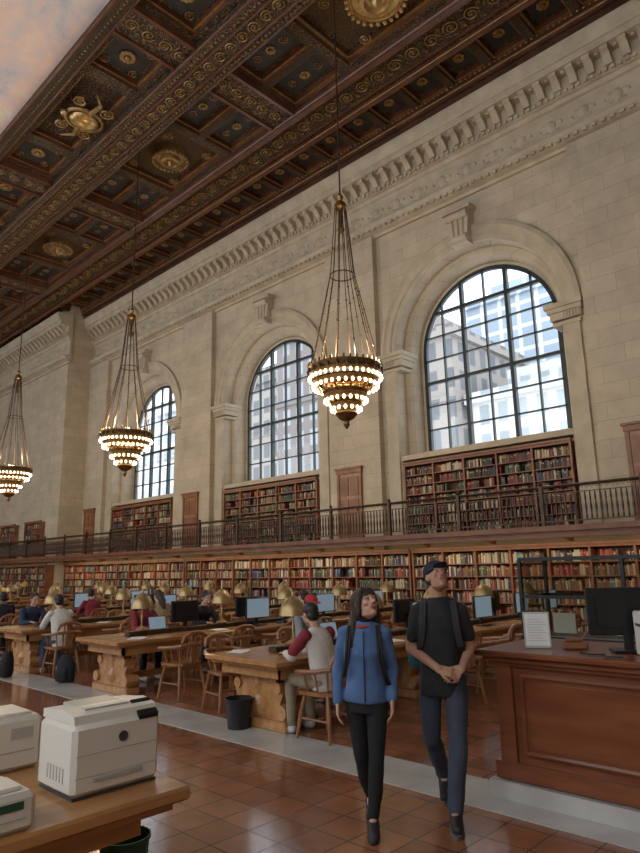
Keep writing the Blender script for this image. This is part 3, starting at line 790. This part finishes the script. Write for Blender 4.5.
def standing_woman():
    e=empty("woman_standing",(-3.17,3.72,0),math.radians(37))
    HM=headM((0.02,-.02,1.445),38,28)
    hipL,knL,anL=(.075,0,.80),(.065,-.10,.44),(.03,-.17,.085)
    hipR,knR,anR=(-.075,.01,.80),(-.05,.03,.43),(.0,.17,.12)
    shL,elL,wrL=(.14,.0,1.245),(.195,.05,1.00),(.185,-.05,.80)
    shR,elR,wrR=(-.14,.01,1.245),(-.195,.04,1.00),(-.20,-.03,.78)
    t=MB()
    head_prims(t,HM,True)
    t.limb([(0,.02,1.28),(0.01,.0,1.38)],[.05,.046])
    t.loft([((0,0,.76),.12,.085),((0,0,.85),.135,.09),((0,0,.97),.11,.075),((0,0,1.12),.13,.09),((0,0,1.22),.14,.085),((0,0,1.29),.08,.06)])
    for a,b,c in ((shL,elL,wrL),(shR,elR,wrR)): t.limb([a,b,c],[.04,.034,.023])
    for a,b,c in ((hipL,knL,anL),(hipR,knR,anR)): t.limb([a,b,c],[.07,.045,.032])
    t.limb([anL,(.035,-.26,.04)],[.03,.025]); t.limb([anR,(.0,.08,.04)],[.03,.025])
    hand(t,wrL,(.02,-.12,-1),(-1,.1,0),.9,.3,1)
    hand(t,wrR,(-.02,-.12,-1),(1,.1,0),.9,.3,-1)
    vox(t,"body",[skinA],.006,e,2)
    face_parts(HM,e,hairD)
    bl=cloth("blue_fleece",(.075,.14,.29),1.25,.35)
    t=MB()
    t.loft([((0,0,.785),.148,.116),((0,0,.81),.154,.12),((0,0,.86),.150,.118),((0,0,.97),.130,.103),((0,-.01,1.12),.144,.118),((0,0,1.2),.143,.106),((0,.01,1.27),.10,.082),((0.0,.01,1.335),.06,.060)])
    for a,b,c in ((shL,elL,wrL),(shR,elR,wrR)):
        b=Vector(b);c=Vector(c); t.limb([(a[0]*.3,.01,1.295),a],[.042,.050]); t.limb([a,b,b.lerp(c,.92)],[.051,.043,.034])
    vox(t,"fleece_jacket",[bl],.0085,e,5,.022)
    t=MB()
    zp=mk("zip_dark",(.02,.025,.06),rough=.5)
    t.tube([(0.0,-.123,.80),(0.0,-.123,.87),(0,-.110,.97),(0,-.131,1.12),(0,-.113,1.2),(0,-.085,1.27)],.005,6)
    t.build("jacket_zip",[zp],e)
    rd=cloth("red_collar",(.30,.035,.022),1.3)
    t=MB()
    t.tube([(.056*math.cos(a),.012+.053*math.sin(a)-(.02 if math.sin(a)<-.3 else 0),1.325+(-.03 if math.sin(a)<-.3 else .01)) for a in [2*PI*i/18 for i in range(18)]],.014,8,0,True)
    vox(t,"collar",[rd],.006,e,2)
    lg=cloth("black_leggings",(.009,.009,.010),1.3,.2)
    t=MB()
    t.loft([((0,0,.72),.13,.10),((0,.01,.8),.135,.106),((0,0,.9),.12,.09)])
    t.limb([hipL,knL,(.05,-.135,.25),(.032,-.165,.10)],[.080,.054,.05,.038]); t.limb([hipR,knR,(-.03,.11,.26),(-.0,.165,.14)],[.080,.054,.05,.038])
    vox(t,"leggings",[lg],.008,e,3,.008)
    sh=mk("sneaker_dark",(.03,.025,.03),rough=.6); pk=mk("sneaker_pink",(.45,.08,.08),rough=.6)
    t=MB()
    t.limb([(.03,-.16,.065),(.035,-.24,.045),(.04,-.31,.036)],[.042,.038,.03]); t.loft([((.035,-.235,.0),.042,.125),((.035,-.235,.025),.042,.125)])
    t.limb([(0,.18,.105),(0,.11,.05),(-.005,.04,.034)],[.04,.036,.03]); t.limb([(0,.195,.06),(-.005,.04,.016)],[.026,.026])
    vox(t,"sneakers",[sh],.007,e,2)
    t=MB(); 
    for i in range(4): t.tube([(.008,-.19-.022*i,.085-.008*i),(.035,-.19-.022*i,.094-.010*i),(.062,-.19-.022*i,.08-.008*i)],.005,5)
    t.build("shoe_laces",[pk],e)
    # hair
    t=MB(); t.M=HM
    t.sph((0,.027,.045),(.085,.106,.094),18,12)
    t.sph((0,.045,-.03),(.080,.07,.09),14,10)
    for s in (-1,1): t.limb([(s*.030,-.055,.098),(s*.062,-.042,.06),(s*.077,-.012,.0),(s*.076,.005,-.06)],[.018,.02,.02,.02])
    t.M=None
    t.limb([(-.045,.05,1.44),(-.07,.04,1.34),(-.095,-.0,1.27),(-.105,-.06,1.18),(-.10,-.09,1.12)],[.04,.04,.034,.028,.012])
    t.limb([(-.06,.02,1.43),(-.07,.0,1.34),(-.08,-.055,1.24),(-.085,-.095,1.17)],[.028,.028,.026,.012])
    t.limb([(.075,.06,1.43),(.085,.05,1.34),(.10,.02,1.27),(.11,-.03,1.2)],[.035,.036,.03,.014])
    t.limb([(.02,.09,1.46),(.0,.10,1.33),(-.02,.11,1.2),(0,.10,1.08)],[.07,.075,.065,.03])
    t.limb([(.05,.08,1.4),(.07,.1,1.25),(.06,.1,1.1)],[.05,.05,.03]); t.limb([(-.04,.08,1.4),(-.07,.1,1.25),(-.06,.1,1.1)],[.05,.05,.03])
    vox(t,"long_hair",[hairD],.007,e,3,.01)
    # shoulder bag strap and bag
    bk=mk("bag_black",(.012,.012,.014),rough=.6)
    t=MB(); 
    for o in (-.009,.009): t.tube([(.10+o,.09,1.25),(.10+o,.03,1.308),(.10+o,-.04,1.297),(.108+o,-.108,1.2),(.12+o,-.118,1.08),(.145+o,-.095,.96),(.165+o,-.03,.9)],.009,6)
    for o in (-.009,.009): t.tube([(-.1+o,.09,1.25),(-.10+o,.03,1.308),(-.10+o,-.04,1.297),(-.108+o,-.108,1.2),(-.12+o,-.115,1.08),(-.145+o,-.09,.96)],.009,6)
    t.loft([((0,.17,.92),.10,.05),((0,.18,.98),.12,.07),((0,.18,1.15),.12,.075),((0,.16,1.25),.09,.05)])
    t.build("small_backpack",[bk],e)
    return e
standing_woman()
def seated(name,x,y,face,shirt,hairm,skin,pants,seed=0,lean=.12,hatm=None,vx=.011,hy=0,longh=False):
    """face = rotation deg about Z applied to local -Y"""
    R=random.Random(seed)
    e=empty(name,(x,y,0),math.radians(face))
    HM=headM((0,-lean-.09,1.21),hy,-18+R.uniform(-8,10))
    shz=1.02; t=MB()
    head_prims(t,HM)
    t.limb([(0,-lean,1.06),(0,-lean-.06,1.16)],[.055,.05])
    t.loft([((0,.02,.5),.15,.11),((0,0,.62),.14,.10),((0,-lean*.4,.8),.14,.09),((0,-lean*.8,.98),.17,.095),((0,-lean,1.06),.09,.06)])
    arms=[]
    for s in (-1,1):
        sh=(s*.175,-lean*.9,shz-.01); el=(s*.24,-.26,.79); wr=(s*.13+R.uniform(-.03,.03),-.46,.815)
        arms.append((sh,el,wr)); t.limb([sh,el,wr],[.045,.036,.025])
        hand(t,wr,(-s*.35,-1,-.12),(0,-.1,-1),.95,.2,-s)
        hp=(s*.09,0,.53); kn=(s*.13,-.40,.55); an=(s*.14,-.36,.10); t.limb([hp,kn,an],[.07,.05,.036]); t.limb([an,(s*.145,-.48,.04)],[.034,.03])
    vox(t,"body",[skin],.0075,e,2)
    face_parts(HM,e,hairB)
    t=MB()
    t.loft([((0,.02,.47),.178,.14),((0,.01,.6),.172,.128),((0,-lean*.4,.8),.168,.118),((0,-lean*.8,.97),.185,.118),((0,-lean*.95,1.05),.12,.085),((0,-lean,1.09),.07,.065)])
    for (a,b,c) in arms:
        b=Vector(b);c=Vector(c); t.limb([a,b,b.lerp(c,.9)],[.062,.052,.038])
    vox(t,"shirt",[shirt],vx,e,3,.02)
    t=MB()
    for s in (-1,1): t.limb([(s*.09,.02,.54),(s*.13,-.40,.55),(s*.14,-.37,.13)],[.092,.066,.052])
    t.loft([((0,.02,.47),.16,.13),((0,.02,.58),.155,.12)])
    vox(t,"trousers",[pants],vx,e,3,.015)
    t=MB()
    for s in (-1,1): t.limb([(s*.14,-.36,.055),(s*.145,-.46,.045),(s*.15,-.54,.035)],[.045,.04,.034])
    vox(t,"shoes",[sneak],vx*.9,e,2)
    t=MB(); t.M=HM
    t.sph((0,.03,.045),(.085,.098,.088),16,10); t.sph((0,.05,-.02),(.078,.06,.07),12,8)
    if longh: t.limb([(0,.07,0),(0,.12,-.15),(0,.13,-.28)],[.075,.075,.04])
    vox(t,"hair",[hairm],.009,e,2)
    if hatm:
        t=MB(); t.M=HM; t.sph((0,.014,.062),(.09,.107,.08),16,10); t.sph((0,-.105,.05),(.06,.06,.009),12,6); vox(t,"cap",[hatm],.008,e,1)
    return e
sneak=mk("sneaker_white",(.5,.5,.5),rough=.6)
whS=cloth("shirt_white_red",(.55,.50,.46),1.2); gyS=cloth("hoodie_grey",(.22,.23,.25)); rdS=cloth("shirt_red",(.20,.02,.03)); bkS=cloth("shirt_black",(.012,.012,.015)); nvS=cloth("shirt_navy",(.02,.03,.07)); tnS=cloth("shirt_tan",(.3,.2,.12)); wtS=cloth("shirt_cream",(.6,.58,.52),1.15)
dnS=cloth("denim",(.04,.06,.11)); khS=cloth("khaki",(.25,.2,.13)); rdcap=cloth("cap_red",(.4,.03,.03))
# +X side of table: faces -X : local -Y -> -X => rz=-90 ; -X side: faces +X => +90
def seatat(k,side,y,*a,**kw):
    x=TX[k]+side*(.625+.27); e=seated("seated_reader",x,y,-90*side,*a,**kw); chair(x+side*.03,y,math.radians(-90*side)); occupied.setdefault((k,side),[]).append(y); return e
rdr=seatat(0,1,5.2,whS,hairB,skinB,khS,seed=1,vx=.010,hy=-10)
# red raglan panels on the near reader's shirt
t=MB()
for s in (-1,1): t.limb([(s*.185,-.10,1.015),(s*.235,-.23,.85)],[.068,.062])
vox(t,"red_sleeves",[rdS],.010,rdr,3,.02)
seatat(0,-1,6.6,gyS,hairB,skinA,dnS,seed=2,hatm=rdcap)
seatat(1,1,8.3,gyS,hairD,skinA,dnS,seed=9)
seatat(1,-1,6.0,rdS,hairB,skinC,bkS,seed=3)
seatat(1,-1,7.2,bkS,hairB,skinA,dnS,seed=4)
seatat(2,1,5.35,wtS,hairB,skinA,dnS,seed=5)
seatat(3,1,5.6,bkS,hairB,skinC,bkS,seed=6)
seatat(2,-1,5.5,nvS,hairD,skinA,dnS,seed=7)
seatat(2,1,7.4,tnS,hairD,skinA,dnS,seed=8,longh=True)
seatat(3,1,7.6,rdS,hairB,skinA,dnS,seed=10)
for k,x in enumerate(TX):
    for side in (-1,1):
        ys=[5.45+1.02*j for j in range(7)]
        for y in ys:
            if any(abs(y-o)<.75 for o in occupied.get((k,side),[])): continue
            if k==0 and side==1 and y<6.5: continue
            xx=x+side*(.625+.31+rnd(-.01,.18)); chair(xx,y+rnd(-.1,.1),math.radians(-90*side)+rnd(-.35,.35))
# clutter on tables
def paper_stack(x,y,z,rz):
    t=MB(); t.box(-.105,.105,-.15,.15,0,.004); t.M=Matrix.Rotation(.3,4,'Z'); t.box(-.1,.1,-.14,.14,.005,.008); obj("paper_sheets",t.mesh("paper_sheets",[paper],False),None,(x,y,z),rz)
def laptop(x,y,z,rz):
    t=MB(); t.bbox(-.16,.16,-.11,.11,0,.018,.005,0); t.M=Matrix.Translation((0,.11,.018))@Matrix.Rotation(math.radians(-15),4,'X'); t.box(-.16,.16,0,.01,0,.22,0); t.box(-.15,.15,-.002,0,.01,.21,1)
    obj("laptop",t.mesh("laptop",[dgrey,screen],False),None,(x,y,z),rz)
for (k,dx,y) in ((0,-.4,5.1),(0,.35,6.2),(0,.4,7.0),(1,.4,5.2),(1,-.4,8.6),(1,.38,6.7),(2,-.4,6.8),(2,.4,6.4),(3,.4,6.7),(3,-.4,5.6),(0,-.35,9.4)): paper_stack(TX[k]+dx,y,.763,rnd(0,3))
laptop(TX[0]-.22,6.6,.762,math.radians(90)); laptop(TX[1]-.22,6.0,.762,math.radians(90)); laptop(TX[2]+.22,5.35,.762,math.radians(-90)); laptop(TX[3]+.22,5.6,.762,math.radians(-90)); laptop(TX[1]+.22,8.3,.762,math.radians(-90))
# trash can
def bin_(x,y,m,rr=.15,hh=.3):
    t=MB(); t.lathe([(rr*.8,0),(rr,hh),(rr*1.05,hh),(rr*1.05,hh-.02),(rr*.95,hh-.02),(rr*.76,.02)],(0,0,0),20,0)
    obj("trash_can",t.mesh("trash_can",[m]),None,(x,y,0))
bin_(-6.0,4.86,black,.15,.32)
green=mk("bin_green",(.02,.10,.06),rough=.5); bin_(-3.42,2.0,green,.13,.35)
# backpacks on floor
def floorpack(x,y,rz,m):
    t=MB(); t.loft([((0,0,.02),.15,.09),((0,0,.1),.17,.11),((0,0,.3),.16,.10),((0,.0,.42),.09,.06)]); t.loft([((0,-.1,.04),.11,.05),((0,-.11,.15),.12,.05),((0,-.1,.22),.1,.03)]); t.tube([(-.03,.03,.4),(-.03,.03,.47),(.03,.03,.47),(.03,.03,.4)],.01,6)
    o=vox(t,"backpack",[m],.014,None,3); o.location=(x,y,0); o.rotation_euler=(0,0,rz)
floorpack(-10.55,5.0,.4,bkS); floorpack(-11.9,4.6,-.5,bkS)
# ------------------------------------------------------------------ printer table foreground
pt=MB()
pt.bbox(-4.9,-2.68,-.4,1.90,.70,.76,.012); pt.box(-4.85,-2.74,-.35,1.84,.66,.70)
pt.box(-4.75,-2.84,-.25,1.74,.56,.66)
for yy in (-.0,1.5):
    for xx in (-4.5,-3.08):
        pt.lathe([(.11,0),(.13,.06),(.08,.12),(.1,.2),(.12,.32),(.07,.42),(.1,.5),(.12,.57)],(xx,yy,0),14)
pt.bbox(-4.6,-2.95,1.42,1.58,0,.1,.01); pt.box(-3.16,-3.0,-.1,1.6,.1,.2)
pt.build("printer_table",[oak])
def printer():
    e=empty("laser_printer",(-2.87,1.63,.762),math.radians(90)); # local -Y -> +X (front)
    t=MB(); # local: x width .44 (maps to world y), y depth 0..0.36 backwards
    t.bbox(-.215,.215,.0,.35,.008,.30,.02,0)
    # sloping top
    t.prism([(.02,.30),(.34,.30),(.34,.335),(.22,.345),(.14,.355),(.03,.335)],'x',-.205,.205,0)
    t.prism([(.08,.352),(.30,.356),(.30,.33),(.08,.325)],'x',-.13,.09,1)
    t.box(-.2,.2,-.002,.002,.085,.088,1); t.box(-.2,.2,-.002,0.002,.175,.178,1)
    t.bbox(-.12,.12,-.008,.003,.06,.08,.003,1)
    t.prism([(-.004,.30),(.09,.355),(.09,.335),(-.004,.28)],'x',.10,.20,3)
    t.box(.213,.2165,.05,.3,.05,.14,1)
    for i in range(6): t.box(-.2175,-.214,.08+i*.03,.090+i*.03,.06,.12,1)
    t.box(-.205,.205,.01,.34,-0.0,.01,2)
    t.build("printer_body",[white,white2,dgrey,black],e)
    t=MB(); t.M=Matrix.Translation((.02,-.003,.225))@Matrix.Rotation(PI/2,4,'X'); t.lathe([(.022,0),(.022,.003)],(0,0,0),20,0); t.build("round_badge",[dgrey],e)
printer()
def device(name,x0,x1,y0,y1,hh,m,lab):
    t=MB(); t.bbox(x0,x1,y0,y1,.762,.76+hh,.02,0); t.bbox(x0+.04,x1-.04,y0+.04,y1-.04,.76+hh-.005,.76+hh+.015,.008,0)
    t.box(x1-.003,x1+.002,y0+.04,y1-.04,.76+hh*.35,.76+hh*.38,1); t.box(x0+.04,x1-.04,y0-.004,y0+.003,.76+hh*.6,.76+hh*.63,1); t.box(x1-.002,x1+.003,y1-.16,y1-.05,.76+hh*.6,.76+hh*.8,2)
    t.build(name,[m,white2,lab],smooth=True)
device("scanner",-3.88,-3.53,1.13,1.57,.25,white,white2)
device("label_printer",-2.99,-2.71,.72,1.20,.14,white,green)
# ------------------------------------------------------------------ counter (service desk)
e=empty("service_desk"); t=MB()
x0,x1,y0,y1=-2.8,2.6,4.78,5.65
t.box(x0+.05,x1,y0+.02,y1,.14,.98)
t.bbox(x0-.05,x1,y0-.13,y1+.05,1.02,1.065,.012); t.box(x0,x1,y0-.08,y1,.985,1.02); t.box(x0+.02,x1,y0-.03,y1,.95,.985)
t.box(x0+.02,x1,y0-.02,y1,.14,.26)
x=x0+.08
while x<x1-.3:
    # pilaster stile + raised panel
    t.box(x,x+.12,y0-.015,y0+.03,.26,.95)
    a,b=x+.2,x+1.12
    t.box(a,b,y0-.0,y0+.03,.34,.88); t.box(a+.04,b-.04,y0-.012,y0+.03,.38,.84)
    for (p0,p1) in (((a,.34),(b,.34)),((a,.88),(b,.88)),((a,.34),(a,.88)),((b,.34),(b,.88))):
        t.tube([(p0[0],y0+.0,p0[1]),(p1[0],y0+.0,p1[1])],.018,6)
    x+=1.2
t.build("desk_body",[mahog],e)
t=MB(); t.box(x0-.02,x1,y0-.06,y1+.02,0.007,.13); t.build("desk_plinth",[marble],e,smooth=False)
# sign on desk
t=MB(); t.M=Matrix.Rotation(math.radians(-8),4,'X'); t.bbox(-.1,.1,-.006,.006,.0,.27,.003,0); t.box(-.088,.088,-.009,-.006,.015,.255,1)
for i in range(9): t.box(-.07,.07-(i%3)*.02,-.0105,-.009,.05+i*.02,.054+i*.02,0)
t.M=None; t.box(-.08,.08,-.03,.06,0,.006,0)
obj("sign_holder",t.mesh("sign_holder",[white2,paper,dgrey],False),None,(-2.47,5.0,1.068),math.radians(30))
t=MB(); t.bbox(-.09,.09,-.05,.05,0,.05,.008); t.bbox(-.07,.05,-.035,.035,.05,.08,.008); t.tube([(.05,0,.06),(.09,-.01,.12),(.13,0,.14)],.008,6)
obj("tape_dispenser",t.mesh("tape_dispenser",[caseW]),None,(-2.22,5.1,1.068),.5)
m2=monitor_mesh(screen)
obj("computer_monitor",m2,None,(-1.84,5.12,1.068),math.radians(215)); obj("computer_monitor",m2,None,(-1.2,5.05,1.068),math.radians(150))
t=MB(); t.bbox(-.05,.05,-.15,.15,0,.3,.01); t.box(-.051,-.049,-.1,.1,.2,.22,1); obj("desktop_computer",t.mesh("desktop_computer",[white,dgrey]),None,(-1.62,4.93,1.068),.6)
t=MB(); t.tube([(-2.1,4.9,1.075),(-2.0,4.8,1.075),(-1.9,4.85,1.075),(-1.85,4.75,1.075),(-1.75,4.78,1.075)],.006,6); t.build("cable",[black])
# display case
e=empty("display_case"); t=MB(); X0,X1,Y0,Y1=-3.35,-.2,6.5,7.1
t.bbox(X0,X1,Y0,Y1,0,.95,.01,1); t.box(X0-.03,X1+.03,Y0-.03,Y1+.03,.95,.99,0)
nx=3
for i in range(nx+1):
    x=X0+(X1-X0)*i/nx
    for y in (Y0,Y1): t.box(x-.018,x+.018,y-.018,y+.018,.99,1.75,0)
for z in (1.36,1.74):
    for y in (Y0,Y1): t.box(X0,X1,y-.015,y+.015,z,z+.03,0)
    for i in range(nx+1):
        x=X0+(X1-X0)*i/nx; t.box(x-.015,x+.015,Y0,Y1,z,z+.03,0)
t.box(X0,X1,Y0,Y1,1.76,1.775,0)
for i in range(6): 
    x=X0+.3+i*.48; t.prism([(x-.12,1.0),(x+.12,1.0),(x+.12,1.2),(x-.12,1.2)],'y',Y0+.3,Y0+.32,2)
t.build("case_frame",[black,mahog,paper],e,smooth=False)
t=MB(); t.box(X0,X1,Y0-.002,Y0+.002,1.0,1.74); t.box(X0-.002,X0+.002,Y0,Y1,1.0,1.74); t.build("case_glass",[glass2],e,smooth=False)
# ------------------------------------------------------------------ outside buildings
def facade(name,wall,win,bw,rh,ms): return brickmat(name,win,tuple(i*.8 for i in win),wall,bw,rh,ms,offset=0,rough=.6,bump=0,noise=.05)
fA=facade("facade_brown",(.28,.25,.225),(.14,.15,.16),2.4,3.4,.65); fB=facade("facade_glass",(.60,.64,.68),(.34,.42,.50),3.0,3.6,.35); fC=facade("facade_dark",(.16,.14,.13),(.30,.32,.34),2.6,3.4,.7); fD=facade("facade_pale",(.52,.52,.50),(.34,.38,.41),2.2,3.2,.6)
def bld(x0,x1,y,hh,m):
    t=MB(); t.box(x0,x1,y,y+18,-5,hh); t.box(x0-.6,x1+.6,y-.6,y+18,hh,hh+1.2); t.box(x0+3,x1-3,y+3,y+10,hh+1.2,hh+4); t.box(x0-.3,x1+.3,y-.3,y,hh*.72,hh*.72+.6); t.build("office_building",[m],smooth=False)
bld(-53,-37,60,27,fA); bld(-50,-26,86,41,fB); bld(-66,-57,60,33,fC); bld(-84,-67,62,29,fA); bld(-118,-90,60,28,fD); bld(-36,-14,62,19,fD)
# ------------------------------------------------------------------ lights
W=bpy.data.worlds.new("sky"); SC.world=W; W.use_nodes=True
bg=W.node_tree.nodes["Background"]; bg.inputs[0].default_value=(.90,.95,1,1); bg.inputs[1].default_value=3.0
for (xa,xb) in ((-32,-22),(-21.5,-11.5),(-11,-1)):
    l=bpy.data.lights.new("shelf_light",'AREA'); l.shape='RECTANGLE'; l.size=xb-xa; l.size_y=.08; l.energy=34; l.color=(1,.72,.42)
    o=obj("shelf_light",l,None,((xa+xb)/2,14.35,2.24)); o.rotation_euler=(math.radians(38),0,0)
try:
    SC.view_settings.view_transform='Standard'; SC.view_settings.exposure=0
except Exception: pass
